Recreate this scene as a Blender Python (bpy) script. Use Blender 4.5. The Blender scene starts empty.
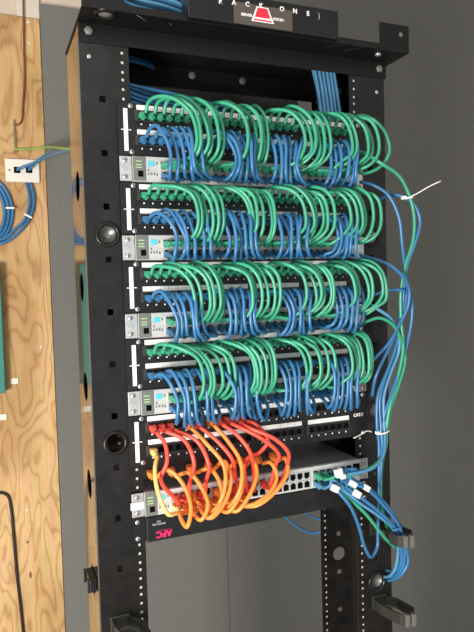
import bpy, bmesh, math, random
from mathutils import Vector, Matrix
random.seed(7)
C = bpy.context.scene.collection
U = .04445
T = 1.98                      # height of the topmost patch panel's top edge above the floor
# ------------------------------------------------------------------ camera
F = 612.2
CP = Vector((-.4602, -1.0416, T - .3143))
rx, ry, rz = -.0488, .0275, -.3897
RM = (Matrix.Rotation(rz, 3, 'Z') @ Matrix.Rotation(rx, 3, 'X') @ Matrix.Rotation(ry, 3, 'Y'))
cd = bpy.data.cameras.new('camera'); cam = bpy.data.objects.new('camera', cd); C.objects.link(cam)
cd.sensor_fit = 'VERTICAL'; cd.sensor_height = 36; cd.lens = F / 632 * 36; cd.clip_start = .02
r_, f_, u_ = RM.col[0], RM.col[1], RM.col[2]
cam.matrix_world = Matrix(((r_.x, u_.x, -f_.x, CP.x), (r_.y, u_.y, -f_.y, CP.y), (r_.z, u_.z, -f_.z, CP.z), (0, 0, 0, 1)))
bpy.context.scene.camera = cam

def at(u, v, Y):
    "point of the plane y=Y seen at this place of the photograph (authoring ruler)"
    d = RM @ Vector(((u - 237) / F, 1, -(v - 316) / F))
    t = (Y - CP.y) / d.y
    return CP + d * t
def xat(u, Z, Y=0):
    k = u - 237
    c = F * r_ - k * f_
    return CP.x - (c.y * (Y - CP.y) + c.z * (Z - CP.z)) / c.x

# ------------------------------------------------------------------ materials
def mat(name, col, rough=.5, metal=0, spec=.5, noise=None, emis=None, bump=None, coat=0):
    m = bpy.data.materials.new(name); m.use_nodes = True
    nt = m.node_tree; b = nt.nodes['Principled BSDF']
    b.inputs['Base Color'].default_value = (*col, 1)
    b.inputs['Roughness'].default_value = rough
    b.inputs['Metallic'].default_value = metal
    b.inputs['Specular IOR Level'].default_value = spec
    b.inputs['Coat Weight'].default_value = coat
    tc = nt.nodes.new('ShaderNodeTexCoord')
    if noise:
        sc, amt = noise
        n = nt.nodes.new('ShaderNodeTexNoise'); n.inputs['Scale'].default_value = sc; n.inputs['Detail'].default_value = 5
        nt.links.new(tc.outputs['Object'], n.inputs['Vector'])
        r = nt.nodes.new('ShaderNodeValToRGB')
        r.color_ramp.elements[0].position = .3; r.color_ramp.elements[1].position = .7
        r.color_ramp.elements[0].color = (*[c * (1 - amt) for c in col], 1)
        r.color_ramp.elements[1].color = (*[min(1, c * (1 + amt)) for c in col], 1)
        nt.links.new(n.outputs['Fac'], r.inputs['Fac']); nt.links.new(r.outputs['Color'], b.inputs['Base Color'])
    if bump:
        n = nt.nodes.new('ShaderNodeTexNoise'); n.inputs['Scale'].default_value = bump[0]; n.inputs['Detail'].default_value = 4
        nt.links.new(tc.outputs['Object'], n.inputs['Vector'])
        bp = nt.nodes.new('ShaderNodeBump'); bp.inputs['Strength'].default_value = bump[1]; bp.inputs['Distance'].default_value = .002
        nt.links.new(n.outputs['Fac'], bp.inputs['Height']); nt.links.new(bp.outputs['Normal'], b.inputs['Normal'])
    if emis:
        b.inputs['Emission Color'].default_value = (*emis[0], 1); b.inputs['Emission Strength'].default_value = emis[1]
    return m
M = {}
M['post'] = mat('black_gloss_paint', (.011, .010, .0095), .30, 0, .35, noise=(40, .35), bump=(500, .08))
M['black'] = mat('black_satin_paint', (.010, .010, .011), .4, 0, .4, noise=(60, .3))
M['web'] = mat('polished_black_paint', (.016, .015, .014), .11, 0, 1, coat=.6)
M['topshade'] = mat('shaded_black_paint', (.006, .006, .006), .5, 0, .3)  # rack's black paint darkened: shade at the top is put into the colour
M['soot'] = mat('black_plastic', (.006, .006, .007), .35)
M['module'] = mat('charcoal_plastic', (.035, .033, .032), .4)
M['hole'] = mat('dark_cavity', (.002, .002, .002), .9, 0, .1)
M['zinc'] = mat('zinc_thread_glint', (.62, .60, .56), .45, .3)  # pale disc in each threaded hole, the thread's glint put into its colour
M['chrome'] = mat('bright_screw', (.85, .84, .8), .18, 1)
M['silver'] = mat('brushed_aluminium', (.60, .60, .60), .35, .75, noise=(90, .12))
M['face'] = mat('light_grey_painted_metal', (.55, .55, .54), .4, .1, noise=(70, .1))
M['swtop'] = mat('dark_grey_metal_lid', (.17, .185, .22), .5, .1)
M['white'] = mat('white_paper', (.86, .86, .84), .6)
M['greyplastic'] = mat('grey_plastic', (.15, .165, .15), .45)
M['greymetal'] = mat('dull_grey_metal', (.16, .155, .145), .38, .7)
M['cyan'] = mat('cyan_print', (.10, .55, .68), .5)
M['led'] = mat('green_lamp', (.35, .55, .25), .3, emis=((.45, .8, .3), .08))
M['redlogo'] = mat('red_print', (.75, .02, .05), .5)
M['pink'] = mat('crimson_print', (.65, .02, .12), .5)
M['greytext'] = mat('grey_print', (.38, .38, .36), .5)
M['plate'] = mat('brown_grey_label', (.085, .07, .06), .45)
M['ring'] = mat('grey_green_plastic', (.028, .030, .026), .35)
M['ringend'] = mat('pale_grey_plastic', (.14, .137, .12), .45)
M['green'] = mat('green_pvc', (.040, .32, .185), .32, 0, .5, noise=(9, .18))
M['green2'] = mat('mid_green_pvc', (.03, .29, .16), .35, noise=(9, .18))
M['blue'] = mat('blue_pvc', (.035, .160, .345), .32, 0, .5, noise=(9, .18))
M['blue2'] = mat('pale_blue_pvc', (.08, .25, .43), .35, noise=(9, .15))
M['red'] = mat('less_lit_orange_pvc', (.92, .085, .05), .35)  # orange cable where less exposed, the difference put into the colour
M['orange'] = mat('orange_pvc', (1, .29, .055), .35)
M['yellow'] = mat('overexposed_orange_pvc', (1, .66, .2), .35)  # orange cable with its overexposure put into the colour
M['wallplate'] = mat('ivory_wall_plate', (.82, .78, .70), .4)
M['beige'] = mat('beige_wall_paint', (.62, .52, .42), .7, noise=(14, .06))
M['beige2'] = mat('pale_wall_trim', (.70, .62, .52), .7, noise=(14, .06))
M['grey'] = mat('grey_wall_paint', (.172, .172, .160), .75, 0, .25, noise=(900, .3), bump=(300, .15))
M['floor'] = mat('vinyl_floor', (.25, .23, .2), .5, noise=(6, .15))
M['ceil'] = mat('ceiling_paint', (.6, .58, .54), .8)
M['teal'] = mat('teal_box_paint', (.03, .22, .17), .5)
M['brownwire'] = mat('brown_wire', (.20, .06, .025), .5)
M['lime'] = mat('yellow_green_wire', (.26, .42, .08), .45)
M['cord'] = mat('black_cord', (.02, .012, .010), .45)
M['bronze'] = mat('weathered_strap', (.28, .19, .10), .5, .5)

def plywood():
    m = bpy.data.materials.new('plywood'); m.use_nodes = True; nt = m.node_tree; b = nt.nodes['Principled BSDF']
    b.inputs['Roughness'].default_value = .6
    N = nt.nodes.new; L = nt.links.new
    tc = N('ShaderNodeTexCoord'); mp = N('ShaderNodeMapping'); mp.inputs['Scale'].default_value = (6, 1, 1.9)
    L(tc.outputs['Object'], mp.inputs['Vector'])
    n = N('ShaderNodeTexNoise'); n.inputs['Scale'].default_value = 1.5; n.inputs['Detail'].default_value = 2.2; n.inputs['Distortion'].default_value = .4
    L(mp.outputs['Vector'], n.inputs['Vector'])
    mul = N('ShaderNodeMath'); mul.operation = 'MULTIPLY'; mul.inputs[1].default_value = 70; L(n.outputs['Fac'], mul.inputs[0])
    sn = N('ShaderNodeMath'); sn.operation = 'SINE'; L(mul.outputs[0], sn.inputs[0])
    r = N('ShaderNodeValToRGB'); e = r.color_ramp.elements
    e[0].position = 0; e[0].color = (.57, .33, .135, 1)
    e[1].position = .7; e[1].color = (.76, .50, .235, 1)
    x = e.new(.16); x.color = (.70, .44, .195, 1)
    mr = N('ShaderNodeMapRange'); mr.inputs['From Min'].default_value = -1; L(sn.outputs[0], mr.inputs['Value']); L(mr.outputs[0], r.inputs['Fac'])
    mp2 = N('ShaderNodeMapping'); mp2.inputs['Scale'].default_value = (260, 1, 9); L(tc.outputs['Object'], mp2.inputs['Vector'])
    n2 = N('ShaderNodeTexNoise'); n2.inputs['Scale'].default_value = 1; n2.inputs['Detail'].default_value = 3; L(mp2.outputs['Vector'], n2.inputs['Vector'])
    mp3 = N('ShaderNodeMapping'); mp3.inputs['Scale'].default_value = (5, 1, 2); L(tc.outputs['Object'], mp3.inputs['Vector'])
    n3 = N('ShaderNodeTexNoise'); n3.inputs['Scale'].default_value = 1.6; n3.inputs['Detail'].default_value = 4; L(mp3.outputs['Vector'], n3.inputs['Vector'])
    mx = N('ShaderNodeMix'); mx.data_type = 'RGBA'; mx.blend_type = 'MULTIPLY'; mx.inputs['Factor'].default_value = .5
    L(r.outputs['Color'], mx.inputs['A']); L(n2.outputs['Color'], mx.inputs['B'])
    r3 = N('ShaderNodeValToRGB'); r3.color_ramp.elements[0].position = .35; r3.color_ramp.elements[0].color = (.8, .68, .52, 1)
    r3.color_ramp.elements[1].position = .62; r3.color_ramp.elements[1].color = (1.25, 1.25, 1.25, 1)
    L(n3.outputs['Fac'], r3.inputs['Fac'])
    mx2 = N('ShaderNodeMix'); mx2.data_type = 'RGBA'; mx2.blend_type = 'MULTIPLY'; mx2.inputs['Factor'].default_value = .8
    L(mx.outputs['Result'], mx2.inputs['A']); L(r3.outputs['Color'], mx2.inputs['B'])
    L(mx2.outputs['Result'], b.inputs['Base Color'])
    return m
M['ply'] = plywood()

# ------------------------------------------------------------------ mesh helpers
def bx(bm, x0, x1, y0, y1, z0, z1, mi=0):
    vs = [bm.verts.new((x, y, z)) for x in (x0, x1) for y in (y0, y1) for z in (z0, z1)]
    for q in ((0, 1, 3, 2), (4, 6, 7, 5), (0, 4, 5, 1), (2, 3, 7, 6), (0, 2, 6, 4), (1, 5, 7, 3)):
        f = bm.faces.new([vs[i] for i in q]); f.material_index = mi
def cyl(bm, c, r, y0, y1, n=16, mi=0, r1=None, smooth=True):
    "cylinder along Y"
    r1 = r if r1 is None else r1
    a = [bm.verts.new((c[0] + r * math.cos(2 * math.pi * i / n), y0, c[1] + r * math.sin(2 * math.pi * i / n))) for i in range(n)]
    b = [bm.verts.new((c[0] + r1 * math.cos(2 * math.pi * i / n), y1, c[1] + r1 * math.sin(2 * math.pi * i / n))) for i in range(n)]
    for i in range(n):
        f = bm.faces.new((a[i], a[(i + 1) % n], b[(i + 1) % n], b[i])); f.material_index = mi; f.smooth = smooth
    f = bm.faces.new(a); f.material_index = mi
    f = bm.faces.new(b); f.material_index = mi
def lathe(bm, c, prof, n=24, mi=0):
    "rings (radius, y) about a Y axis through c=(x,z)"
    rows = []
    for r, y in prof:
        if r < 1e-6: rows.append([bm.verts.new((c[0], y, c[1]))])
        else: rows.append([bm.verts.new((c[0] + r * math.cos(2 * math.pi * i / n), y, c[1] + r * math.sin(2 * math.pi * i / n))) for i in range(n)])
    for A, B in zip(rows, rows[1:]):
        for i in range(n):
            j = (i + 1) % n
            q = [A[i % len(A)], A[j % len(A)], B[j % len(B)], B[i % len(B)]]
            q = list(dict.fromkeys(q))
            if len(q) > 2:
                f = bm.faces.new(q); f.material_index = mi; f.smooth = True
def spline(pts, seg=5):
    P = [Vector(p) for p in pts]; P = [P[0] * 2 - P[1]] + P + [P[-1] * 2 - P[-2]]
    out = []
    for i in range(1, len(P) - 2):
        a, b, c, d = P[i - 1:i + 3]
        # centripetal Catmull-Rom
        t0 = 0; t1 = t0 + max((b - a).length, 1e-5) ** .5; t2 = t1 + max((c - b).length, 1e-5) ** .5; t3 = t2 + max((d - c).length, 1e-5) ** .5
        for s in range(seg):
            t = t1 + (t2 - t1) * s / seg
            A1 = a * ((t1 - t) / (t1 - t0)) + b * ((t - t0) / (t1 - t0)); A2 = b * ((t2 - t) / (t2 - t1)) + c * ((t - t1) / (t2 - t1)); A3 = c * ((t3 - t) / (t3 - t2)) + d * ((t - t2) / (t3 - t2))
            B1 = A1 * ((t2 - t) / (t2 - t0)) + A2 * ((t - t0) / (t2 - t0)); B2 = A2 * ((t3 - t) / (t3 - t1)) + A3 * ((t - t1) / (t3 - t1))
            out.append(B1 * ((t2 - t) / (t2 - t1)) + B2 * ((t - t1) / (t2 - t1)))
    out.append(P[-2]); return out
def tube(bm, pts, r, n=8, seg=5, mi=0, raw=False):
    P = [Vector(p) for p in pts] if raw else spline(pts, seg)
    up = Vector((.3, .2, 1)).normalized(); rows = []
    for i, p in enumerate(P):
        t = (P[min(i + 1, len(P) - 1)] - P[max(i - 1, 0)]).normalized()
        up = (up - t * up.dot(t))
        if up.length < 1e-4: up = t.orthogonal()
        up.normalize(); s = t.cross(up)
        rows.append([bm.verts.new(p + up * (r * math.cos(2 * math.pi * k / n)) + s * (r * math.sin(2 * math.pi * k / n))) for k in range(n)])
    for A, B in zip(rows, rows[1:]):
        for k in range(n):
            f = bm.faces.new((A[k], A[(k + 1) % n], B[(k + 1) % n], B[k])); f.smooth = True; f.material_index = mi
    for R_ in (rows[0], rows[-1]):
        f = bm.faces.new(R_); f.material_index = mi
def plate(bm, strips, z0, z1, y, holes_mi=None):
    """flat plate in the XZ plane: strips=[(x0,x1,[(z,kind,size)...])], kind 's' square 'r' round 'd' round with a bright thread inside"""
    for x0, x1, holes in strips:
        hs = sorted(h for h in holes if z0 + .012 < h[0] < z1 - .012)
        cx = (x0 + x1) / 2; cuts = [z0] + [(a[0] + b[0]) / 2 for a, b in zip(hs, hs[1:])] + [z1]
        if not hs:
            bm.faces.new([bm.verts.new(v) for v in ((x0, y, z0), (x1, y, z0), (x1, y, z1), (x0, y, z1))]); continue
        for (z, kind, s), a, b in zip(hs, cuts, cuts[1:]):
            n = 4 if kind == 's' else (24 if s > .01 else 8)
            off = math.pi / 4 if kind == 's' else math.pi / n
            rad = s * (math.sqrt(2) if kind == 's' else 1)
            inner = [bm.verts.new((cx + rad * math.cos(off + 2 * math.pi * i / n), y, z + rad * math.sin(off + 2 * math.pi * i / n))) for i in range(n)]
            per = n // 4
            cor = [bm.verts.new(v) for v in ((x1, y, b), (x0, y, b), (x0, y, a), (x1, y, a))]
            # corner k sits at angle 45+90k
            if kind == 's':
                for k in range(4): bm.faces.new((inner[k], cor[k], cor[(k + 1) % 4], inner[(k + 1) % 4]))
            else:
                q = [[i for i in range(n) if math.floor(((off + 2 * math.pi * i / n) / (math.pi / 2))) % 4 == k] for k in range(4)]
                for k in range(4):
                    for i, j in zip(q[k], q[k][1:]): bm.faces.new((inner[i], cor[k], inner[j]))
                    bm.faces.new((inner[q[k][-1]], cor[k], cor[(k + 1) % 4], inner[q[(k + 1) % 4][0]]))
            if kind == 'd': 
                vs = [bm.verts.new((cx + s * .82 * math.cos(off + 2 * math.pi * i / n), y + .0012, z + s * .82 * math.sin(off + 2 * math.pi * i / n))) for i in range(n)]
                f = bm.faces.new(vs); f.material_index = 1
def mk(name, bm, mats, parent=None, loc=(0, 0, 0), rot=None):
    bmesh.ops.recalc_face_normals(bm, faces=bm.faces)
    me = bpy.data.meshes.new(name); bm.to_mesh(me); bm.free()
    for m in (mats if isinstance(mats, (list, tuple)) else [mats]): me.materials.append(M[m] if isinstance(m, str) else m)
    o = bpy.data.objects.new(name, me); C.objects.link(o); o.location = loc
    if rot: o.rotation_euler = rot
    if parent: o.parent = parent
    return o
def bevel(o, w=.0008, seg=2):
    m = o.modifiers.new('bevel', 'BEVEL'); m.width = w; m.segments = seg; m.limit_method = 'ANGLE'; return o
def NB(): return bmesh.new()
def tag(o, label, cat, group=None, kind=None):
    if label: o['label'] = label
    if cat: o['category'] = cat
    if group: o['group'] = group
    if kind: o['kind'] = kind
    return o
def thing(name, label, cat, loc=(0, 0, 0), group=None):
    o = bpy.data.objects.new(name, None); C.objects.link(o); o.location = loc; o.empty_display_size = .05
    return tag(o, label, cat, group)
def dup(o, parent=None, loc=None):
    c = o.copy(); C.objects.link(c)
    if parent: c.parent = parent
    if loc is not None: c.location = loc
    for ch in list(o.children):
        d = ch.copy(); C.objects.link(d); d.parent = c
    return c
def boolean(o, cutbm):
    me = bpy.data.meshes.new('cut'); bmesh.ops.recalc_face_normals(cutbm, faces=cutbm.faces); cutbm.to_mesh(me); cutbm.free()
    c = bpy.data.objects.new('cut', me); C.objects.link(c)
    m = o.modifiers.new('b', 'BOOLEAN'); m.object = c; m.operation = 'DIFFERENCE'; m.solver = 'EXACT'
    bpy.context.view_layer.update()
    dg = bpy.context.evaluated_depsgraph_get()
    nm = bpy.data.meshes.new_from_object(o.evaluated_get(dg)); o.modifiers.remove(m); o.data = nm
    bpy.data.objects.remove(c); bpy.data.meshes.remove(me)
def text(name, s, size, loc, material, parent, rot=(math.pi / 2, 0, 0), bold=0, space=1, align='CENTER'):
    cu = bpy.data.curves.new(name, 'FONT'); cu.body = s; cu.size = size; cu.extrude = .0002; cu.offset = bold
    cu.align_x = align; cu.align_y = 'CENTER'; cu.space_character = space
    t = bpy.data.objects.new('tmp', cu); C.objects.link(t); bpy.context.view_layer.update()
    me = bpy.data.meshes.new_from_object(t.evaluated_get(bpy.context.evaluated_depsgraph_get()))
    bpy.data.objects.remove(t); me.materials.clear(); me.materials.append(M[material])
    o = bpy.data.objects.new(name, me); C.objects.link(o); o.parent = parent; o.location = loc; o.rotation_euler = rot
    return o

# ------------------------------------------------------------------ the room
YW = .95
def struct(name, b, m):
    o = mk(name, b, m); o['kind'] = 'structure'; return o
b = NB(); bx(b, -3, 3, YW, YW + .1, 0, 3.2); struct('wall_back', b, 'beige')
b = NB(); bx(b, -3, 3, -3.2, YW + .1, -.1, 0); struct('floor', b, 'floor')
b = NB(); bx(b, -3, 3, -3.2, YW + .1, 3.2, 3.3); struct('ceiling', b, 'ceil')
b = NB(); bx(b, -3.1, -3, -3.2, YW + .1, 0, 3.2); struct('wall_left', b, 'beige')
b = NB(); bx(b, 3, 3.1, -3.2, YW + .1, 0, 3.2); struct('wall_right', b, 'beige')
gl, gr_, gt = at(53, 320, .925).x, at(229, 600, .925).x, at(44, 4, .925).z
b = NB(); bx(b, gl, gr_ - .001, .925, YW - .001, 0, gt); struct('wall_middle', b, 'grey')
b = NB(); bx(b, gr_ + .001, 3, .926, YW - .001, 0, 3.2); struct('wall_far', b, 'grey')
b = NB(); bx(b, -.335, gl - .001, YW - .014, YW - .002, T + .513, 3.2); struct('trim_1', b, 'beige2')
b = NB(); bx(b, -1.5, gl - .001, YW - .014, YW - .002, 0, T + .512)
ply = mk('plywood_board', b, 'ply'); bevel(ply, .002); tag(ply, 'tall honey-coloured plywood sheet with swirling grain fixed to the wall left of the rack', 'plywood board')

# ------------------------------------------------------------------ the rack
rack = thing('equipment_rack', 'tall black open-frame steel rack with round and square holes holding the network gear', 'rack', (0, .07, 0))
IH = .2215; OW = .300; DP = .147
small = []
k = 0; z = T + .1 
base = T - .0063 + U * 2
z = base
while z > .05:
    for d in (0, .0159, .0318): small.append((z - d, 'd', .0031))
    z -= U
squares = [(T + .003 - .0889 * n, 's', .0052) for n in range(-1, 22)]
squares = [s for s in squares if s[0] < T + .06]
rounds = [(T - .2214 - .3556 * n, 'r', .0155) for n in range(0, 6)]
for sx in (-1, 1):
    b = NB()
    for y in (0, DP):
        st = [(sx * .218, sx * (IH + .0185), small), (sx * (IH + .0185), sx * .2885, squares + rounds), (sx * .2885, sx * OW, [])]
        st = [(min(a, c), max(a, c), h) for a, c, h in st]
        n0 = len(b.faces)
        plate(b, st, .012, T + .1276, y)
    post = mk('post', b, ['post', 'zinc'], rack, (0, -.07, 0))
    for v in post.data.vertices: pass
    sol = post.modifiers.new('thick', 'SOLIDIFY'); sol.thickness = .0022; sol.offset = 0
    b = NB(); bx(b, *sorted((sx * (OW - .0025), sx * OW)), .0012, DP - .0012, .012, T + .1276)
    web = mk('side_web', b, 'web', rack, (0, -.07, 0))
    cut = NB()
    zc = T - .131
    zs = [T - .1307 - .1778 * i for i in range(0, 10)]
    for z in zs:
        n = 24
        A = [cut.verts.new((sx * (OW - .01), .0735 + .024 * math.cos(2 * math.pi * i / n), z + .026 * math.sin(2 * math.pi * i / n))) for i in range(n)]
        B = [cut.verts.new((sx * (OW + .01), v.co.y, v.co.z)) for v in A]
        for i in range(n): cut.faces.new((A[i], A[(i + 1) % n], B[(i + 1) % n], B[i]))
        cut.faces.new(A); cut.faces.new(B)
    boolean(web, cut); bevel(web, .0008, 1)
    # grommet buttons in the big round holes
    for i, (z, _, r) in enumerate(rounds):
        b = NB()
        lathe(b, (sx * .2642, z), [(.0215, -.0012), (.0215, -.003), (.0185, -.0042), (.0158, -.0035), (.0145, .002), (.0125, .008)], 28)
        mk('grommet', b, 'post', rack, (0, -.07, 0))
        if not (sx < 0 and i == 1):
            b = NB(); lathe(b, (sx * .2642, z), [(.0143, .003), (.0125, .0045), (.007, .0095), (0, .0105)], 24)
            mk('hole_plug', b, 'greymetal', rack, (0, -.07, 0))['label'] = 'shiny domed hole plug'
    b = NB(); bx(b, *sorted((sx * .19, sx * .33)), -.03, DP + .03, 0, .012); mk('foot', b, 'post', rack, (0, -.07, 0))
for u, v in ((89, 56), (377, 92)):  # silver discs standing for light in a small hole and a slot
    p = at(u, v, -.002); b = NB(); lathe(b, (p.x, p.z), [(.0036, -.0012), (.0030, -.002), (.0016, -.0016), (0, -.0012)], 12); mk('lit_hole_spot', b, 'silver', rack, (0, -.07, 0))
# left post: thin bright sheet edge
b = NB(); bx(b, -.3022, -.3002, -.0012, .0012, .012, T + .0926); mk('post_edge', b, 'greymetal', rack, (0, -.07, 0))
# top crossbars, front and rear
for y, nm in ((-.0035, 'front_crossbar'), (DP + .0015, 'rear_crossbar')):
    b = NB(); bx(b, -OW, OW + .004, y, y + .002, T + (.0926 if y < 0 else .0827), T + .1246)
    bevel(mk(nm, b, 'topshade' if y < 0 else 'post', rack, (0, -.07, 0)), .0006)
    for x in (-.2837, .2872) + (() if y < 0 else (.055, -.055)):
        b = NB(); lathe(b, (x, T + .111), [(.0075, y), (.0075, y - .003), (.006, y - .0045), (0, y - .0055)], 6 if y < 0 else 12)
        mk('bolt', b, 'greyplastic', rack, (0, -.07, 0))
# top tray with its upturned lip
b = NB(); bx(b, -.302, .3175, -.0565, DP + .004, T + .1250, T + .1276)
tray = mk('top_tray', b, 'topshade', rack, (0, -.07, 0))
def plane_z(u, v, Z):
    d = RM @ Vector(((u - 237) / F, 1, -(v - 316) / F)); t = (Z - CP.z) / d.z; return CP + d * t
cut = NB()
for (a0, a1, b0, b1) in ((136, 15.5, 147, 22.5), (157, 15, 172, 26), (324, 47.5, 349, 44), (344, 50.5, 369, 46.5)):
    p, q = plane_z(a0, a1, T + .125), plane_z(b0, b1, T + .125)
    d = (q - p).normalized(); s = Vector((-d.y, d.x, 0)) * .0022
    lo = [cut.verts.new((v.x, v.y, T + .11)) for v in (p + s, q + s, q - s, p - s)]; hi = [cut.verts.new((v.co.x, v.co.y, T + .14)) for v in lo]
    cut.faces.new(lo); cut.faces.new(hi)
    for i in range(4): cut.faces.new((lo[i], lo[(i + 1) % 4], hi[(i + 1) % 4], hi[i]))
boolean(tray, cut)
gc = plane_z(105, 14, T + .125)
b = NB(); n = 28
lathe(b, (0, 0), [(.011, 0), (.013, -.003), (.017, -.003), (.0185, 0)], n)
g = mk('tray_grommet', b, 'post', rack, (gc.x, gc.y - .07, T + .1250), (math.pi / 2, 0, 0))
b = NB(); lathe(b, (0, 0), [(.011, 0), (.006, -.002), (0, -.0025)], 20); mk('tray_plug', b, 'silver', rack, (gc.x, gc.y - .07, T + .1250), (math.pi / 2, 0, 0))
gb = plane_z(378, 54, T + .125)
b = NB(); lathe(b, (0, 0), [(.006, 0), (.006, -.003), (0, -.004)], 8); mk('bolt', b, 'silver', rack, (gb.x, gb.y - .07, T + .1250), (math.pi / 2, 0, 0))
b = NB(); bx(b, -.302, .3175, -.0585, -.0565, T + .125, T + .1365); bx(b, -.302, -.235, -.0585, -.0565, T + .1365, T + .176); bx(b, .2506, .3175, -.0585, -.0565, T + .1365, T + .176)
mk('tray_lip', b, 'topshade', rack, (0, -.07, 0))
b = NB(); cyl(b, (.2985, T + .158), .004, -.0592, -.0584, 12); mk('lip_hole', b, 'greyplastic', rack, (0, -.07, 0))
# screws low in the right-hand web edge
# name bar standing on the tray
nb = thing('name_bar', 'black bar lettered RACK ONE with a red triangular emblem, standing on the rack top tray', 'sign', (.011, -.0565, T + .1276))
b = NB(); bx(b, -.143, .143, -.012, .022, .0, .050); bevel(mk('bar', b, 'soot', nb), .0015)
def onbar(u, v): 
    p = at(u, v, -.0690); return p - nb.location
for ch, u, v in (('R', 220.5, 2), ('A', 234, 3), ('C', 247.5, 4.8), ('K', 261, 6.2), ('O', 282, 9.5), ('N', 295, 11.6), ('E', 308, 14)):
    p = onbar(u, v - .3); text('letter', ch, .0108, (p.x, -.0126, p.z), 'white', nb, bold=.0004)
p = onbar(319, 16); text('bracket_mark', ')', .013, (p.x, -.0126, p.z), 'greytext', nb)
p0, p1 = onbar(234, 24), onbar(292, 9)
b = NB(); bx(b, p0.x, p1.x, -.0128, -.012, p0.z + .002, p1.z - .003); lab = mk('emblem_plate', b, 'plate', nb)
c = onbar(262.5, 16.3)
def poly(b, pts, y):
    b.faces.new([b.verts.new((x, y, z)) for x, z in pts])
b = NB(); poly(b, [(c.x - .0215, c.z - .0105), (c.x + .0215, c.z - .0105), (c.x + .011, c.z + .0150), (c.x - .011, c.z + .0150)], -.0131); mk('emblem_outline', b, 'white', lab)
b = NB(); poly(b, [(c.x - .0150, c.z - .0030), (c.x + .0150, c.z - .0030), (c.x + .0088, c.z + .0132), (c.x - .0088, c.z + .0132)], -.0134); poly(b, [(c.x - .0175, c.z - .0088), (c.x + .0175, c.z - .0088), (c.x + .0160, c.z - .0062), (c.x - .0160, c.z - .0062)], -.0134); mk('emblem_fill', b, 'redlogo', lab)
text('emblem_text', 'SERVER', .0062, (c.x - .0300, -.0130, c.z - .002), 'white', lab, bold=.0002)
text('emblem_text', 'SYSTEM', .0062, (c.x + .0300, -.0130, c.z - .002), 'white', lab, bold=.0002)

c = at(339, 29, .0); b = NB(); bx(b, -.010, .010, -.004, .004, -.011, .004); bx(b, -.014, -.006, -.004, .004, .004, .022, 1)
o = mk('tag_clip', b, ['redlogo', 'wallplate'], None, (c.x, 0, T + .1386)); bevel(o, .001); tag(o, 'small red and white tag lying on the tray right of the RACK ONE bar', 'tag')
# ------------------------------------------------------------------ small shared parts
def screw_bm(r=.0042):
    b = NB(); lathe(b, (0, 0), [(r, 0), (r, -.0012), (r * .8, -.0024), (0, -.0028)], 14)
    bx(b, -r * .6, r * .6, -.0030, -.0026, -.0004, .0004, 1); bx(b, -.0004, .0004, -.0030, -.0026, -r * .6, r * .6, 1); return b
screw0 = mk('screw', screw_bm(), ['silver', 'hole'])
screw_me = screw0.data; bpy.data.objects.remove(screw0)
def inst(name, me, parent, loc, rot=None):
    o = bpy.data.objects.new(name, me); C.objects.link(o); o.parent = parent; o.location = loc
    if rot: o.rotation_euler = rot
    return o
def jack_mesh(m, w=.0128, h=.0125):
    "a jack: moulded rim round a dark stepped cavity, front at y=-.002"
    b = NB(); t = .0011
    bx(b, -w / 2, w / 2, -.002, .004, h / 2 - t, h / 2); bx(b, -w / 2, w / 2, -.002, .004, -h / 2, -h / 2 + t)
    bx(b, -w / 2, -w / 2 + t, -.002, .004, -h / 2 + t, h / 2 - t); bx(b, w / 2 - t, w / 2, -.002, .004, -h / 2 + t, h / 2 - t)
    bx(b, -w / 2, -w / 4, -.0012, .004, h / 2 - 3 * t, h / 2 - t); bx(b, w / 4, w / 2, -.0012, .004, h / 2 - 3 * t, h / 2 - t)
    bx(b, -w / 2 + t, w / 2 - t, -.0006, .004, -h / 2 + t, h / 2 - t, 1)
    o = mk('jack', b, [m, 'hole']); me = o.data; bpy.data.objects.remove(o); return me
jack_me = jack_mesh('soot'); port_me = jack_mesh('face', .0142, .0150)
def strip_me():
    b = NB()
    for i in range(6): bx(b, -.046 + i * .0155, -.046 + i * .0155 + .0150, -.0006, 0, -.0042, .0042)
    o = mk('label_strip', b, 'white'); me = o.data; bpy.data.objects.remove(o); return me
lstrip = strip_me()
PITCH = .0155; G0 = [-.2010, -.0968, .0090, .1150]     # first jack of each group of six
def jx(i): return G0[i // 6] + (i % 6) * PITCH
ORD = ['first', 'second', 'third', 'fourth', 'fifth', 'sixth', 'seventh', 'eighth', 'ninth', 'tenth', 'eleventh', 'twelfth', 'thirteenth', 'fourteenth', 'fifteenth', 'sixteenth', 'seventeenth', 'eighteenth', 'nineteenth', 'twentieth', 'twenty-first', 'twenty-second', 'twenty-third', 'twenty-fourth']
LEV = ['topmost', 'second', 'third', 'fourth', 'lowest']
ZR = (-.0215, -.0625)

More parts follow.
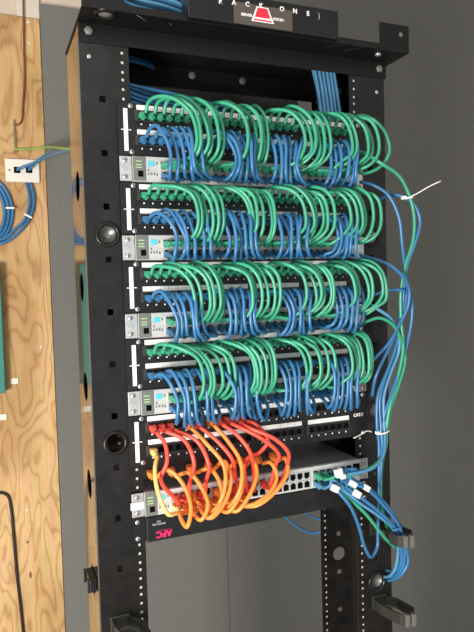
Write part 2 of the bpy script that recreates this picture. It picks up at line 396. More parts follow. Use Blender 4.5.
def panel(level, ztop):
    t = thing('patch_bay', ('topmost', 'second highest', 'third highest', 'fourth highest', 'lowest, half-empty')[level] + ' black two-row patch panel' + (' above the orange cables' if level == 4 else ' full of green and blue cables'), 'patch panel', (0, 0, ztop), 'two-row patch panels')
    b = NB(); bx(b, -.2413, .2413, -.0060, -.0030, -2 * U + .0006, -.0006)
    for r in range(2):
        for i in range(24): bx(b, jx(i) - .0013, jx(i) + .0013, -.0066, -.0060, ZR[r] - .0148, ZR[r] - .0120, 1)
    bevel(mk('face_plate', b, ['black', 'white'], t), .0005, 1)
    b = NB(); bx(b, -.2315, -.2245, -.0066, -.0060, -.0810, -.0105); bx(b, -.2235, -.2190, -.0066, -.0060, -.0465, -.0450); bx(b, -.2360, -.2320, -.0066, -.0060, -.0465, -.0450); mk('id_strip', b, 'white', t)
    for sx in (-1, 1):
        for z in (-.0055, -2 * U + .0065): inst('screw', screw_me, t, (sx * .2190 if sx < 0 else .2325, -.0060, z))
    for r in range(2):
        for g in range(4):
            b = NB(); x0 = G0[g] - .0082; 
            bx(b, x0, x0 + .0940, -.0090, -.0060, ZR[r] + .0072, ZR[r] + .0090); bx(b, x0, x0 + .0940, -.0090, -.0060, ZR[r] - .0090, ZR[r] - .0072)
            bx(b, x0 - .004, x0 + .0014, -.0095, -.0060, ZR[r] - .0090, ZR[r] + .0090); bx(b, x0 + .0926, x0 + .0940, -.0090, -.0060, ZR[r] - .0072, ZR[r] + .0072)
            mk('jack_module', b, 'module', t)
            inst('label_strip', lstrip, t, (x0 + .0465, -.0061, ZR[r] + .0142))
        for i in range(24): inst('jack', jack_me, t, (jx(i), -.0062, ZR[r]))
    if level == 4:
        p = at(358, 415, -.0068); text('printed_text', 'CAT.6', .0085, (p.x + .001, -.0068, p.z - ztop), 'white', t, bold=.0003)
    return t

SROW = (-.0155, -.0325)
def sx_(i): return -.1655 + i * .0150 + (i // 6) * .0045
def switch(level, ztop):
    fy = -.012
    t = thing('network_switch', ('topmost', 'second from top', 'third from top', 'fourth from top', 'lowest')[level] + ' silver network switch' + (' with orange cables and a row of empty ports' if level == 4 else ' under the ' + ('topmost', 'second', 'third', 'fourth')[level] + ' patch panel'), 'network switch', (0, 0, ztop), 'silver network switches')
    b = NB(); bx(b, -.2195, .2195, -.0030, .27, -U + .001, -.001); mk('chassis', b, 'swtop', t)
    b = NB(); bx(b, -.2195, .2195, fy, -.0030, -U + .001, -.001); bevel(mk('front_panel', b, 'face', t), .0008)
    for sx in (-1, 1):
        b = NB(); bx(b, *sorted((sx * .2205, sx * .2413)), -.0085, -.0062, -U + .0012, -.0012)
        ear = mk('mounting_ear', b, 'silver', t); bevel(ear, .0025, 3)
        for z in (-.0085, -U + .0085):
            b = NB(); bx(b, sx * .2325 - .0042, sx * .2325 + .0042, -.0088, -.0085, z - .0028, z + .0028); mk('ear_slot', b, 'hole', ear)
            inst('screw', screw_me, ear, (sx * .2325, -.0086, z))
    b = NB(); bx(b, -.2195, -.1985, fy - .002, fy, -U + .002, -.002); md = mk('console_module', b, 'greyplastic', t); bevel(md, .0006)
    b = NB(); bx(b, -.2115, -.2025, fy - .0025, fy - .002, -.036, -.026); mk('console_port', b, 'hole', md)
    b = NB()
    for z in (-.010, -.016, -.0205): bx(b, -.2150, -.2050, fy - .0025, fy - .002, z - .0008, z + .0010)
    mk('indicator_lamps', b, 'led', md)
    b = NB(); bx(b, -.1935, -.1825, fy - .0006, fy, -.0175, -.0085); mk('blue_badge', b, 'cyan', t)
    b = NB()
    for x, z in ((-.193, -.030), (-.188, -.030), (-.183, -.030), (-.193, -.024), (-.178, -.012), (-.178, -.031)): bx(b, x - .0012, x + .0012, fy - .0006, fy, z - .0022, z + .0018)
    mk('printed_marks', b, 'greyplastic', t)
    for r in range(2):
        for i in range(24): inst('port', port_me, t, (sx_(i), fy, SROW[r]), (0, 0, 0) if r else (0, math.pi, 0))
    if level == 4:
        b = NB(); bx(b, .2035, .2185, fy - .0012, fy, -.021, -.008); mk('expansion_slot', b, 'hole', t)
        b = NB(); bx(b, -.2440, -.2205, -.0110, -.0096, -.0285, -.0160); mk('white_tape', b, 'white', t)
    return t
for lv in range(4):
    panel(lv, T - 4 * 0 - lv * 3 * U * 1.0 if False else T - lv * 3 * U)
    switch(lv, T - lv * 3 * U - 2 * U)
panel(4, T - 12 * U)
switch(4, T - 15 * U)
# short strip of jacks under the lowest panel
ST = T - 14 * U
js = thing('jack_block', 'short black jack strip with orange plugs between lowest patch panel and lowest switch', 'patch panel', (0, 0, ST))
b = NB(); bx(b, -.2200, .072, -.0045, -.0015, -.0235, -.0006); mk('strip_plate', b, 'soot', js)
strip_us = [150, 170, 189, 207, 223, 240, 256, 271]
strip_x = [xat(u, ST - .012, -.006) for u in strip_us]
for x in strip_x: inst('jack', jack_me, js, (x, -.0046, -.0120))
# power unit mounted upside down under the switch
pw = thing('power_supply', 'black power supply unit mounted upside down below the lowest switch', 'power supply', (0, 0, T - 16 * U))
b = NB(); bx(b, -.2180, .2180, -.014, .30, -U + .0005, -.0008); bevel(mk('case', b, 'black', pw), .001)
for sx in (-1, 1):
    b = NB(); bx(b, *sorted((sx * .2182, sx * .2413)), -.0060, -.0030, -U + .0008, -.0010); e_ = mk('mounting_ear', b, 'black', pw)
    for z in (-.008, -.037): inst('screw', screw_me, e_, (sx * .2325, -.0060, z))
up = (math.pi / 2, math.pi, 0)
p = at(164, 533.5, -.0145); text('maker_mark', 'APC', .0150, (p.x, -.0145, p.z - pw.location.z), 'pink', pw, rot=up, bold=.0007)
b = NB(); bx(b, p.x - .012, p.x + .012, -.0147, -.014, p.z - pw.location.z + .0062, p.z - pw.location.z + .0068); mk('mark_rule', b, 'pink', pw)
p = at(159, 522.5, -.0145); text('model_text', 'SMART-UPS\n750', .0046, (p.x, -.0145, p.z - pw.location.z), 'greytext', pw, rot=up, bold=.0001)

# ------------------------------------------------------------------ patch cables
def plug_mesh(m):
    "modular plug: squared body with latch, then a tapering strain boot; points along -Y from the jack"
    b = NB()
    bx(b, -.0055, .0055, -.0105, .0010, -.0045, .0040)
    bx(b, -.0022, .0022, -.0125, -.0020, -.0066, -.0050, 0)
    bx(b, -.0050, .0050, -.0145, -.0105, -.0055, .0046)
    rows = []
    for y, r in ((-.0145, .0046), (-.019, .0040), (-.026, .0033), (-.031, .0031)):
        rows.append((r, y))
    lathe(b, (0, 0), rows, 10)
    bx(b, -.0016, .0016, -.0150, -.0125, -.0085, -.0040)
    o = mk('plug', b, m); me = o.data; bpy.data.objects.remove(o); return me
PLUG = {c: plug_mesh(c) for c in ('green', 'blue', 'red', 'orange', 'yellow', 'green2', 'blue2')}
NAMES = {'green': 'green', 'blue': 'blue', 'red': 'red', 'orange': 'orange', 'yellow': 'yellow', 'green2': 'green', 'blue2': 'blue'}
def cable(pts, m, label, group, ends=((0, 1), (0, 1)), r=.0032, name='patch_cable', seg=5, cat='cable'):
    "ends: per end, rotation about X of the plug (tilt) or None for no plug"
    b = NB(); o0 = Vector(pts[0]); tube(b, [Vector(p) - o0 for p in pts], r, 8, seg)
    o = mk(name, b, m, None, o0); tag(o, label, cat, group)
    for e, p, q in ((ends[0], pts[0], pts[1]), (ends[1], pts[-1], pts[-2])):
        if e:
            d = Vector((0, -.031, 0))
            d.rotate(Matrix.Rotation(e[0], 3, 'X'))
            inst('plug', PLUG[m], o, Vector(p) - d - o0, (e[0], 0, 0))
    return o
def tip(x, y, z, tilt):
    d = Vector((0, -.030, 0)); d.rotate(Matrix.Rotation(tilt, 3, 'X')); return Vector((x, y, z)) + d

GREEN = [[(198, 224), (247, 270), (306, 330), (352, 387)],
         [(199, 225), (249, 275), (308, 334), (350, 379)],
         [(197, 225), (252, 282), (309, 335), (353, 388)],
         [(204, 234), (254, 278), (308, 335), (350, 374)]]
BLUE = [[(172, 200), (234, 256), (276, 299), (333, 358)],
        [(178, 208), (232, 253), (284, 305), (336, 355)],
        [(176, 204), (232, 256), (288, 309), (338, 362)],
        [(176, 212), (234, 257), (288, 309), (336, 357)]]
rnd = random.uniform
LV = ('topmost', 'second', 'third', 'fourth')
for lv in range(4):
    zt = T - lv * 3 * U; zs = zt - 2 * U
    for row, tab, col in ((0, GREEN, 'green'), (1, BLUE, 'blue')):
        for i in range(24):
            g, k = divmod(i, 6)
            lo, hi = tab[lv][g]
            kk = [0, 1, 2, 3, 4, 5]
            tx = lo + (hi - lo) * (k / 5) + rnd(-2.5, 2.5)
            xa, za = jx(i), zt + ZR[row]
            xs, zsw = sx_(i), zs + SROW[row]
            Y2 = -.100 + rnd(-.012, .012) if row == 0 else -.082 + rnd(-.010, .010)
            zm = (za + zsw) / 2 + rnd(-.006, .006)
            if row == 0:
                Y2 = -.084 + rnd(-.012, .010)
                xm = xat(tx, zm - .016, Y2)
                A = tip(xa, -.0075, za, .1); B = tip(xs, -.0145, zsw, .05)
                dx = xm - xa; db = xm - xs; cr = rnd(.007, .018) + (.003 if lv < 1 else -.002)
                pts = [A, (xa + .05 * dx, -.048, za + .006 + cr * .45), (xa + .24 * dx, Y2 * .76, za + cr), (xa + .56 * dx, Y2 * .95, za + cr * .45 - .001), (xa + .86 * dx, Y2 * 1.02, za - .014 + rnd(-.004, .004)),
                       (xm, Y2, zm - .013), (xm - (.10, .13, .18, .24)[g] * db - .002, Y2 * .90, zsw + .009 + rnd(-.004, .004)), (xm - (.45, .5, .55, .6)[g] * db - .004, Y2 * .70, zsw - .002 + rnd(-.003, .003)), (xs + .14 * db, -.052, zsw - .001), B]
                ends = ((.1,), (.05,))
            else:
                xm = xat(tx, zm - .008, Y2)
                A = tip(xa, -.0075, za, .05); B = tip(xs, -.0145, zsw, .25)
                dx = xm - xa; db = xm - xs; cr = rnd(.003, .011); sag = rnd(-.002, .010) + (.014 if lv == 3 else 0)
                pts = [A, (xa + .08 * dx, -.050, za + cr * .8), (xa + .30 * dx, Y2 * .80, za + cr), (xa + .66 * dx, Y2 * .97, za - .008 + rnd(-.005, .003)),
                       (xm, Y2, zm - .008), (xm - .26 * db - .003, Y2 * .95, zsw - .001 - sag * .6), (xm - .70 * db - .004, Y2 * .80, zsw - .008 - sag), (xs + .12 * db, -.057, zsw - .010 - sag * .3), B]
                ends = ((.05,), (.25,))
            cable(pts, col, '%s patch cable in %s jack from left, %s row, %s patch panel' % (col, ORD[i], 'upper' if row == 0 else 'lower', LV[lv] + ('' if lv == 0 else ' highest')),
                  '%s patch cables of the %s patch panel' % (col, LV[lv]), ends)

# ------------------------------------------------------------------ red, orange and yellow cables
z5 = T - 12 * U; zs5 = T - 15 * U
def j5(u, row): 
    x = xat(u, z5 + ZR[row], -.0075); i = min(range(24), key=lambda n: abs(jx(n) - x)); return i
def s5(u, row):
    x = xat(u, zs5 + SROW[row], -.0145); i = min(range(24), key=lambda n: abs(sx_(n) - x)); return i
usedj, useds = set(), set()
WARM = [('red', 'r0', 153, [(165, 444, -.05), (167, 462, -.06), (161, 480, -.055)], ('u', 160)),
        ('red', 'r0', 163, [(184, 440, -.055), (194, 462, -.07), (190, 482, -.055)], ('u', 186)),
        ('red', 'r0', 173, [(197, 441, -.055), (209, 466, -.07), (206, 482, -.055)], ('u', 203)),
        ('orange', 'r0', 182, [(206, 443, -.06), (224, 466, -.08), (224, 492, -.09), (212, 512, -.08), (203, 508, -.06)], ('u', 195)),
        ('red', 'r0', 191, [(216, 440, -.055), (232, 459, -.07), (235, 474, -.06)], ('u', 229)),
        ('orange', 'r0', 199, [(227, 440, -.055), (241, 463, -.08), (240, 490, -.09), (226, 509, -.07)], ('u', 212)),
        ('red', 'r0', 211, [(236, 434, -.055), (249, 450, -.07), (253, 464, -.065)], ('u', 246)),
        ('red', 'r0', 219, [(248, 431, -.06), (268, 443, -.075), (279, 455, -.075), (276, 464, -.065)], ('u', 262)),
        ('red', 'r0', 228, [(252, 429, -.06), (275, 439, -.08), (288, 452, -.085), (288, 463, -.075)], ('u', 271)),
        ('yellow', 'r1', 153, [(155, 470, -.06), (158, 492, -.08), (168, 514, -.09), (177, 513, -.075)], ('l', 178)),
        ('orange', 's', 0, [(168, 470, -.055), (183, 484, -.07), (191, 508, -.09), (187, 527, -.095), (180, 515, -.07)], ('l', 168)),
        ('orange', 's', 1, [(189, 473, -.055), (203, 490, -.075), (208, 506, -.09), (201, 520, -.09), (192, 511, -.065)], ('l', 187)),
        ('orange', 's', 2, [(210, 469, -.055), (221, 486, -.075), (220, 504, -.09), (209, 518, -.09), (200, 509, -.065)], ('l', 196)),
        ('orange', 's', 3, [(224, 461, -.055), (231, 478, -.08), (225, 502, -.09), (211, 518, -.09), (205, 510, -.065)], ('l', 203)),
        ('orange', 's', 4, [(238, 461, -.055), (244, 476, -.075), (239, 497, -.09), (228, 512, -.085), (219, 508, -.065)], ('l', 212)),
        ('orange', 's', 5, [(252, 458, -.055), (257, 473, -.075), (250, 494, -.09), (237, 511, -.085), (227, 508, -.065)], ('l', 220)),
        ('orange', 's', 6, [(271, 463, -.06), (277, 476, -.075), (271, 491, -.085), (254, 504, -.085), (238, 506, -.065)], ('l', 229)),
        ('orange', 's', 7, [(285, 458, -.06), (288, 471, -.08), (277, 490, -.09), (258, 505, -.085), (245, 506, -.065)], ('l', 237)),
        ('red', 'r0', 240, [(255, 424, -.05), (268, 440, -.06), (260, 452, -.055), (246, 460, -.05)], ('u', 237))]
for col, kind, u, mids, (srow, su) in WARM:
    if kind == 's':
        A = tip(strip_x[u], -.0060, ST - .012, .15); tA = .15
        lab = '%s patch cable from the %s plug from the left of the short jack strip' % (col, ORD[u])
    else:
        row = int(kind[1]); i = j5(u, row)
        while (row, i) in usedj: i += 1
        usedj.add((row, i)); A = tip(jx(i), -.0075, z5 + ZR[row], .1); tA = .1
        lab = '%s patch cable in %s jack from left, %s row, lowest patch panel' % (col, ORD[i], ('upper', 'lower')[row])
    r = 0 if srow == 'u' else 1; i = s5(su, r)
    while (r, i) in useds: i += 1
    useds.add((r, i)); B = tip(sx_(i), -.0145, zs5 + SROW[r], .1)
    cable([A] + [at(*m) for m in mids] + [B], col, lab, 'red and orange patch cables of the lowest switch', ((tA,), (.1,)), r=.0036, seg=6)

# ------------------------------------------------------------------ loose cables on the right
G2 = 'cables running down beside the right-hand post'
def P(*a): return [at(*p) for p in a]
def right_cable(pts, m, label, e0=None, e1=None, r=.0034, group=G2):
    return cable(pts, m, label, group, (e0, e1), r=r, seg=8)
def port5(i, r): return tip(sx_(i), -.0145, zs5 + SROW[r], .0)
right_cable(P((353, 150, -.03), (366, 154, -.06), (382, 164, -.08), (399, 176, -.085), (409, 195, -.085), (414, 216, -.085), (413, 240, -.08), (406, 264, -.07), (401, 290, -.06), (401, 320, -.055), (403, 350, -.055), (396, 384, -.05), (390, 406, -.05), (386, 430, -.045), (384, 450, -.04), (381, 475, -.04), (381, 500, -.045), (386, 524, -.04), (392, 538, -.03)), 'green', 'long green cable leaving the topmost patch panel and dropping beside the right post')
for (sw, pts, lab) in (
    (0, P((360, 182, -.04), (372, 185, -.06), (388, 195, -.075), (399, 218, -.08), (402, 243, -.075), (405, 269, -.065), (407, 288, -.06), (404, 312, -.055), (399, 335, -.05), (393, 356, -.05), (384, 381, -.045), (380, 400, -.045), (381, 429, -.045), (382, 450, -.05), (376, 466, -.055), (360, 472, -.06)), 'blue cable bowing down from the right end of the topmost switch'),
    (1, P((360, 255.5, -.04), (374, 259, -.06), (391, 266, -.075), (403, 277, -.08), (409, 290, -.075), (408, 306, -.07), (399, 325, -.06), (391, 340, -.06), (382, 351, -.05), (372, 361, -.04), (362, 370, -.02)), 'blue cable bowing down from the right end of the second switch'),
    (3, P((372, 396, -.03), (376, 376, -.045), (388, 350, -.055), (398, 328, -.055), (403, 305, -.055), (404, 285, -.06), (408, 262, -.07), (415, 243, -.08), (420, 222, -.085), (415, 206, -.085), (404, 197, -.08), (391, 195, -.06), (379, 200, -.03)), 'blue cable making the widest arch through the upper tie')):
    right_cable(pts, 'blue', lab)
right_cable(P((368, 296, -.03), (376, 294, -.045), (392, 290, -.06), (404, 291, -.065), (411, 298, -.06), (412, 315, -.055), (408, 340, -.05), (400, 368, -.05), (391, 395, -.05), (384, 418, -.045), (383, 436, -.045), (382, 455, -.045), (380, 480, -.045)), 'blue', 'blue cable leaving the rack level with the third patch panel')
right_cable(P((366, 302, -.03), (376, 308, -.045), (390, 318, -.055), (398, 333, -.055), (399, 350, -.05), (391, 372, -.045), (384, 396, -.045), (384, 420, -.045), (385, 440, -.05), (383, 456, -.06), (372, 468, -.065), (350, 474, -.065), (341, 475, -.06)), 'blue2', 'pale blue cable curving from below the third panel down to the lowest switch')
right_cable(P((361, 326, -.03), (368, 321, -.045), (380, 318, -.055), (393, 325, -.06), (402, 343, -.055), (405, 360, -.05), (399, 384, -.05), (391, 408, -.045), (387, 430, -.045), (386, 446, -.05), (380, 460, -.06), (364, 471, -.065), (344, 477, -.06)), 'green2', 'green cable arching out beside the fourth patch panel')
right_cable(P((404, 290, -.055), (400, 318, -.05), (398, 342, -.05), (387, 372, -.045), (378, 396, -.045), (377, 425, -.045), (379, 445, -.045), (379, 470, -.045), (379, 495, -.045), (378, 530, -.045), (377, 548, -.045), (371, 557, -.05), (364, 545, -.055), (359, 527, -.06), (350, 506, -.07), (338, 491, -.06), (331, 482, -.05)), 'blue', 'blue cable hanging in a long U below the right end of the lowest switch')
right_cable(P((330, 480, -.05), (345, 495, -.06), (364, 512, -.065), (381, 533, -.06), (388, 541, -.055), (395, 547, -.05)), 'green', 'green cable slanting down to the upper cable ring')
loopset = [
    (P((334, 474, -.05), (350, 482, -.06), (368, 490, -.07), (386, 508, -.07), (398, 524, -.065), (405, 545, -.065), (408, 562, -.06), (401, 575, -.05), (391, 580, -.02), (386, 580, .01)), 'outermost blue cable of the bunch passing through the upper cable ring'),
    (P((332, 477, -.05), (348, 489, -.06), (364, 500, -.07), (383, 515, -.07), (396, 529, -.06), (401, 546, -.06), (401, 562, -.055), (397, 570, -.04), (390, 571, -.01), (384, 570, .01)), 'middle blue cable of the bunch passing through the upper cable ring'),
    (P((330, 479, -.05), (345, 491, -.06), (360, 503, -.065), (379, 516, -.065), (393, 529, -.055), (398, 546, -.055), (396, 566, -.05), (391, 575, -.035), (384, 577, 0)), 'innermost blue cable of the bunch passing through the upper cable ring'),
    (P((336, 472, -.05), (352, 479, -.06), (371, 490, -.065), (388, 507, -.068), (400, 527, -.06), (404, 548, -.06), (403, 566, -.055), (394, 577, -.03), (386, 576, .01)), 'blue cable lying over the others towards the upper cable ring')]
for i, (pts, lab) in enumerate(loopset): right_cable(pts, ('blue', 'blue', 'blue2', 'blue')[i], lab, group='blue cables through the cable ring')
# the plugs crowding the last ports of the lowest switch
for n, (i, r, m, u, v) in enumerate(((18, 0, 'green', 338, 474), (18, 1, 'blue2', 332, 480), (19, 0, 'green', 343, 474), (19, 1, 'blue', 336, 484), (20, 0, 'blue', 336, 472), (20, 1, 'blue', 341, 480), (21, 0, 'blue', 345, 470), (21, 1, 'green', 346, 483), (22, 0, 'blue', 350, 472), (22, 1, 'blue2', 350, 478))):
    A = tip(sx_(i), -.0145, zs5 + SROW[r], .1)
    e = at(u, v, -.06)
    f = at(u + 12, v + (-1 if r == 0 else 8), -.062)
    cable([A, A.lerp(e, .5) + Vector((0, -.008, .001)), e, f], m, '%s cable end in the %s port from the right, %s row, lowest switch' % (NAMES[m], ORD[23 - i], ('upper', 'lower')[r]), 'cable ends at the right of the lowest switch', ((.1,), None), r=.0028)
# white wrap labels on the cables
for (u, v, w, h, a, lab) in ((338.5, 472.5, 7, 7, .2, 'upper left of the white flags, beside the switch ports'), (335, 488.5, 7, 6, -.5, 'lower left white flag on the hanging blue cable'), (353, 484, 7, 5, -.6, 'white flag in the middle of the slanting cables'), (357, 494, 7, 6, -.6, 'lowest white flag on the slanting cables'), (366.5, 488, 6, 5, -.6, 'rightmost white flag on the slanting cables'), (342.5, 476.5, 5, 4, 0, 'small white flag beside the largest flag')):
    p = at(u, v, -.070); s = .0021
    b = NB(); bx(b, -w * s / 2, w * s / 2, -.0045, .0045, -h * s / 2, h * s / 2)
    o = mk('cable_label', b, 'white', None, p, (0, -a, 0)); bevel(o, .0012); tag(o, lab, 'label', 'white cable flags')
# cable ties
def tie(u, v, Y, rad, tail, label, flat=.6):
    c = at(u, v, Y); b = NB()
    pts = [Vector((rad * math.cos(t), rad * flat * math.sin(t), .15 * rad * math.cos(t))) for t in [i * 2 * math.pi / 14 for i in range(15)]]
    for a, d in zip(pts, pts[1:]):
        pass
    tube(b, pts, .0017, 6, 2)
    bx(b, -rad - .003, -rad + .004, -.004, .004, -.003, .003)
    o = mk('cable_tie', b, 'white', None, c)
    b = NB(); tube(b, [Vector(q) - c for q in tail], .0012, 6, 4); mk('tie_tail', b, 'white', o)
    tag(o, label, 'cable tie', 'white cable ties'); return o
tie(408, 198, -.085, .010, [at(408, 198, -.090), at(418, 193, -.095), at(430, 186, -.10), at(441, 181, -.105)], 'white cable tie with a long tail sticking out over the grey wall')
tie(383, 432, -.045, .013, [at(372, 432, -.05), at(367, 431, -.06), at(360, 435, -.065), at(354, 438, -.07)], 'white cable tie round the bundle near the CAT.6 lettering')
b = NB(); c = at(408, 290, -.06)
tube(b, [Vector((.010 * math.cos(t), .008 * math.sin(t), 0)) for t in [i * 2 * math.pi / 12 for i in range(13)]], .0016, 6, 2)
tag(mk('cable_tie', b, 'blue', None, c), 'blue tie round the bundle level with the third patch panel', 'cable tie')
c = at(397, 527, -.063); b = NB()
tube(b, [Vector((.009 * math.cos(t), .007 * math.sin(t), .003 * math.cos(t))) for t in [i * 2 * math.pi / 12 for i in range(13)]], .0016, 6, 2)
tag(mk('cable_tie', b, 'blue', None, c), 'blue tie round the bunch just above the upper cable ring', 'cable tie')

# ------------------------------------------------------------------ cables over and behind the rack
for i in range(11):
    ox, oy = (i % 4) * .0085, (i // 4) * .010
    x0 = .168 + (i % 6) * .0082; y0 = .075 + (i // 6) * .010
    w = rnd(-.004, .004)
    pts = [(-.36, .12 + oy, 3.2), (-.355, .12 + oy, T + .60), (-.30, .03 + oy, T + .26 + ox), (-.235 + ox, -.015 + oy, T + .165 + ox), (-.16, -.022 + oy, T + .148 + ox * 1.6), (-.08, -.012 + oy, T + .142 + ox), (.02, .02 + oy, T + .137 + ox), (.12, .10 + oy, T + .137 + ox), (x0 + .01, .178 + oy * .4, T + .115), (x0, .172 + oy * .3, T + .06), (x0 + w, y0 + .09, T + .0), (x0 - w, y0 + .09, T - .3), (x0, y0 + .09, T - .6)]
    pts = [(-.36, .12 + oy, 3.2), (-.355, .12 + oy, T + .60), (-.30, .03 + oy, T + .26 + ox), (-.235 + ox, -.015 + oy, T + .165 + ox), (-.16, -.022 + oy, T + .148 + ox * 1.6), (-.08, -.012 + oy, T + .142 + ox), (.02, .02 + oy, T + .137 + ox), (.10, .12 + oy, T + .137 + ox), (.12, .185 + oy, T + .120)]
    cable(pts, 'blue2', 'pale blue cable lying on the top tray left of the RACK ONE bar', 'blue cables on the top tray', (None, None), r=.0032, seg=6)
    zz = T + .1180
    xx = .176 + (i % 6) * .0086 + (i // 6) * .004; yy = .035 + (i // 6) * .011
    pts = [(xx - .012 - rnd(0, .004), yy, zz), (xx - .006, yy + rnd(-.002, .002), T + .07), (xx, yy + rnd(-.002, .002), T + .02), (xx + w, yy, T - .03), (xx, yy + .03, T - .075), (xx, yy + .04, T - .085)]
    cable(pts, 'blue2', 'pale blue cable in the vertical bunch inside the right post above the top panel', 'blue cables dropping inside the right post', (None, None), r=.0036, seg=5)
for i in range(12):
    z = T + .003 + (i % 6) * .0085; y = .055 + (i // 6) * .02
    pts = [(-.212, y + .01, z + .012), (-.20, y, z + rnd(-.008, .008)), (-.12, y, z - .012 + rnd(-.008, .008)), (.0, y + .01, z - .02 + rnd(-.01, .01)), (.06, y + .01, z - .03), (.10, y + .01, z - .07)]
    cable(pts, 'blue', 'blue cable in the dim bundle behind the rack above the topmost panel', 'blue cables behind the rack top', (None, None), r=.0034, seg=5)
for i in range(5):
    pts = [(-.212 + i * .010, .158, T + .1235), (-.204 + i * .011, .160, T + .10), (-.196 + i * .012, .162, T + .07), (-.185 + i * .013, .162, T + .03), (-.17 + i * .013, .160, T - .03), (-.165 + i * .013, .16, T - .08)]
    cable(pts, 'blue2', 'pale blue cable dropping inside the left post under the top tray', 'blue cables under the top tray at left', (None, None), r=.0034, seg=5)
cable([(-.215, .152, T + .005), (-.20, .152, T + .035), (-.175, .153, T + .068), (-.15, .153, T + .123)], 'green2', 'short green cable rising behind the topmost panel at left', None, (None, None), r=.003)
for a, (pts, lab) in enumerate(((P((278, 505, .25), (284, 515, .26), (298, 527, .27), (312, 533, .27), (330, 530, .25)), 'lower blue cable sagging behind the rack below the power supply'), (P((292, 500, .25), (304, 511, .26), (318, 519, .27), (334, 519, .25)), 'upper blue cable sagging behind the rack below the power supply'))):
    cable(pts, 'blue', lab, None, (None, None), r=.0032, seg=7)
# added dark sheet that blackens the gap above the topmost panel
b = NB(); bx(b, -.2413, .2413, .252, .256, T - .03, T + .125); rp = mk('dark_backing', b, 'soot', rack, (0, -.07, 0)); bevel(rp, .001)

for i in range(3):
    z = T + .108 + i * .005; y = .095 + i * .006
    cable([(-.214, y, z), (-.19, y + .004, z), (-.165, y + .014, z + .001), (-.14, y + .03, z + .001)], 'blue', 'blue cable tucked under the top tray above the rear crossbar', 'blue cables under the top tray', (None, None), r=.0032, seg=5)
# ------------------------------------------------------------------ cable rings
def ring(u, v, label):
    c = at(u, v, 0); c.y = 0
    t = thing('cable_ring', label, 'cable ring', c, 'plastic cable rings')
    b = NB(); bx(b, -.017, .017, -.0045, -.0012, -.014, .014); bevel(mk('base_plate', b, 'ring', t), .001)
    for pts, nm in (([(-.013, -.004), (-.013, -.030), (-.002, -.078), (.008, -.084)], 'left_arm'), ([(.014, -.004), (.030, -.026), (.036, -.068), (.021, -.086)], 'right_arm')):
        b = NB(); th = .0022; rows = []
        for i, (x, y) in enumerate(pts):
            a = Vector(pts[max(i - 1, 0)]); d = (Vector(pts[min(i + 1, 3)]) - a).normalized(); n = Vector((-d.y, d.x)) * th
            rows.append([b.verts.new((x + s * n.x, y + s * n.y, zz)) for s, zz in ((1, -.011), (1, .011), (-1, .011), (-1, -.011))])
        for A, B in zip(rows, rows[1:]):
            for k in range(4): b.faces.new((A[k], A[(k + 1) % 4], B[(k + 1) % 4], B[k]))
        b.faces.new(rows[0]); b.faces.new(rows[-1])
        arm = mk('arm', b, 'ring', t); bevel(arm, .0008, 1)
        x, y = pts[-1]; b = NB(); bx(b, x - .004, x + .004, y - .006, y + .004, -.012, .012); bevel(mk('arm_tip', b, 'ringend', arm), .001)['label'] = 'pale arm tip'
    return t
ring(376, 527, 'upper grey cable ring on the right post, holding blue cables')
ring(378, 601, 'empty grey cable ring low on the right post')
ring(120, 622, 'grey cable ring low on the left post at the photo bottom')
# black clip on the side of the left post
b = NB(); bx(b, -.312, -.300, .05, .10, -.012, .012); bx(b, -.316, -.312, .05, .056, -.012, .012); bx(b, -.316, -.312, .094, .10, -.012, .012)
cl = mk('cable_clip', b, 'soot', None, (-.0005, -.02, at(92, 581, .05).z)); bevel(cl, .001); tag(cl, 'small black clip on the outer side of the left post', 'clip')

# ------------------------------------------------------------------ things on the plywood
YP = YW - .014
a, d = at(4.5, 158, YP), at(40, 184, YP)
wp = thing('wall_socket', 'white two-port network socket screwed to the plywood', 'wall socket', ((a.x + d.x) / 2, YP, (a.z + d.z) / 2))
w2, h2 = (d.x - a.x) / 2, .035
b = NB(); bx(b, -w2, w2, -.010, 0, -h2, h2); bevel(mk('face_plate', b, 'wallplate', wp), .004, 3)
s1, s2 = at(17, 170, YP - .01), at(29, 170, YP - .01)
for s in (s1, s2):
    b = NB(); bx(b, s.x - wp.location.x - .009, s.x - wp.location.x + .009, -.0115, -.010, s.z - wp.location.z - .009, s.z - wp.location.z + .009); mk('port', b, 'hole', wp)
b = NB(); cyl(b, (-w2 + .012, 0), .003, -.0108, -.010, 10); mk('screw', b, 'greyplastic', wp)
GW = 'cables on the plywood'
def wallc(pts, m, label, r, name='cable', e=(None, None)): return cable(pts, m, label, None, e, r=r, name=name, seg=7)
wallc([Vector((s1.x, YP - .013, s1.z))] + P((21, 168, YP - .03), (32, 164, YP - .04), (42, 159, YP - .05), (55, 154, .72), (70, 150, .55), (82, 148, .40)), 'blue', 'blue cable from the left port of the wall socket to the rack', .0045)
wallc([Vector((s2.x, YP - .013, s2.z))] + P((31, 167, YP - .03), (36, 162, YP - .04), (44, 156, YP - .05), (56, 152, .72), (72, 148, .55), (82, 146, .40)), 'blue', 'blue cable from the right port of the wall socket to the rack', .0045)
wallc(P((15, 149, YP - .006), (24, 149.5, YP - .008), (36, 148.5, YP - .01), (46, 147, YP - .03), (58, 148, .70), (72, 149, .5), (82, 149, .4)), 'lime', 'thin yellow-green wire running from the plywood to the rack', .0035, 'ground_wire')
wallc(P((23, -40, YP - .008), (23.5, 18, YP - .008), (24, 50, YP - .008), (24.5, 80, YP - .008), (22.5, 108, YP - .008), (22, 119, YP - .008), (19, 124, YP - .008), (15.5, 125, YP - .008)), 'brownwire', 'thin brown wire hanging down the plywood at top left', .0026, 'wire')
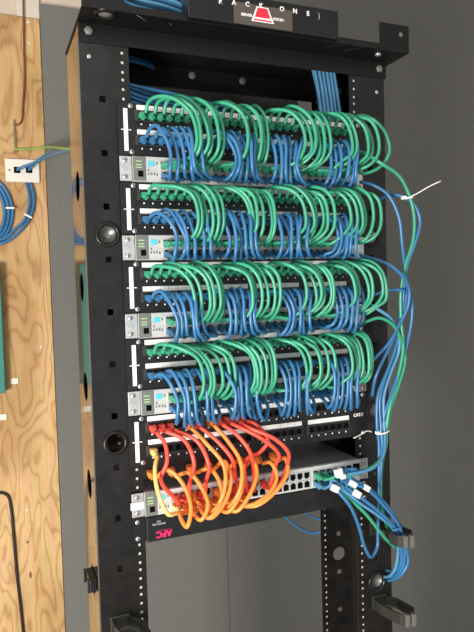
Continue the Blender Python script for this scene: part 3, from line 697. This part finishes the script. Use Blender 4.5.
for i, (du, lab) in enumerate(((0, 'outer'), (-4, 'second'), (-8, 'inner'))):
    wallc(P((-30, 176, YP - .0054), (-12 + du, 176, YP - .0054), (1 + du, 184, YP - .0054), (10 + du, 199, YP - .0054), (12.5 + du, 216, YP - .0054), (7 + du, 233, YP - .0054), (-5 + du, 243, YP - .0054), (-30, 240, YP - .0054)), 'blue', '%s strand of the blue cable coil at the left picture edge' % lab, .0052)
for i, (du, lab) in enumerate(((0, 'right'), (-4.2, 'left'))):
    wallc(P((30.5 + du, 183, YP - .008), (33.5 + du, 196, YP - .010), (33 + du, 208, YP - .010), (28 + du, 221, YP - .010), (19 + du * .6, 232 + du, YP - .010), (6 + du * .4, 242 + du * .8, YP - .010), (-12, 244 + du, YP - .010)), 'blue', '%s of the two blue cables curving down from the wall socket' % lab, .0048)
for (u, v, rr, lab) in ((10, 208, 0, 'small white tie on the blue coil at the left edge'), (28, 216, .5, 'small white tie on the cables below the wall socket')):
    p = at(u, v, YP - .014); b = NB(); bx(b, -.012, .012, -.004, .004, -.0025, .0025); o = mk('cable_tie', b, 'white', None, p, (0, rr, 0)); tag(o, lab, 'cable tie', 'small ties on the wall cables')
p0, p1 = at(14, 120, YP - .003), at(16, 153, YP - .003)
b = NB(); L_ = (p0.z - p1.z) / 2; bx(b, -.0022, .0022, -.004, .003, -L_, L_)
for q in (-.9, -.35, .2, .7): bx(b, -.0045, .0045, -.006, -.003, q * L_ - .002, q * L_ + .002)
tag(mk('grounding_strap', b, 'bronze', None, (p0.x, YP - .003, (p0.z + p1.z) / 2)), 'narrow metal grounding strap on plywood above the wall socket', 'strap')
a, d = at(-40, 266, YP), at(5.5, 391, YP)
b = NB(); bx(b, a.x, d.x, YP - .04, YP, d.z, a.z); bevel(tag(mk('junction_box', b, 'teal'), 'teal green metal box on the plywood at the left picture edge', 'box'), .003)
for (u, v, w, h, lab) in ((14.5, 381, .022, .018, 'small cream tag beside the teal box'), (2.5, 417, .024, .018, 'small cream tag below the teal box')):
    p = at(u, v, YP); b = NB(); bx(b, -w / 2, w / 2, -.004, 0, -h / 2, h / 2); o = mk('wall_tag', b, 'wallplate', None, (p.x, YP, p.z)); bevel(o, .001); tag(o, lab, 'tag', 'cream tags on the plywood')
wallc(P((-20, 494, YP - .0046), (-4, 493, YP - .0046), (3, 493, YP - .0046), (8, 496, YP - .0046), (11, 508, YP - .0046), (14, 540, YP - .0046), (17, 575, YP - .0046), (21, 610, YP - .0046), (25, 650, YP - .0046)), 'cord', 'black power cord bending down over the plywood at bottom left', .0045)
for (u, v, h, lab) in ((27.5, 542, .008, 'upper small nick in the lower plywood'), (30.5, 575, .022, 'long dark nick in the lower plywood')):
    p = at(u, v, YP); b = NB(); cyl(b, (0, 0), .0035, -.0006, 0, 10); o = mk('plywood_nick', b, 'brownwire', ply, (p.x, YP, p.z)); o.scale = (1, 1, h / .0035 / 2)
for (u, v) in ((28, 22), (29, 43), (27, 510), (41, 347)):
    p = at(u, v, YP); b = NB(); lathe(b, (0, 0), [(.004, 0), (.003, -.0015), (0, -.002)], 10); mk('screw_head', b, 'wallplate', ply, (p.x, YP, p.z))

# ------------------------------------------------------------------ light
def area(name, loc, target, size, power, col=(1, 1, 1)):
    l = bpy.data.lights.new(name, 'AREA'); l.energy = power; l.size = size; l.color = col
    o = bpy.data.objects.new(name, l); C.objects.link(o); o.location = loc
    o.rotation_euler = (Vector(target) - Vector(loc)).to_track_quat('-Z', 'Y').to_euler(); return o
area('key_light', (-1.7, -1.5, .95), (0, .1, 1.25), .7, 85, (1, .96, .9))  # added key light for the glow from the lower left, no window there
area('ceiling_lamp', (-.6, -1.9, 3.1), (-.2, 0, 1.6), 1.2, 16, (1, .95, .88))
w = bpy.data.worlds.new('world'); bpy.context.scene.world = w; w.use_nodes = True
w.node_tree.nodes['Background'].inputs[0].default_value = (.9, .95, 1, 1); w.node_tree.nodes['Background'].inputs[1].default_value = .88
vs = bpy.context.scene.view_settings
vs.view_transform = 'Standard'; vs.look = 'None'; vs.gamma = 1; vs.use_curve_mapping = False; vs.exposure = 0
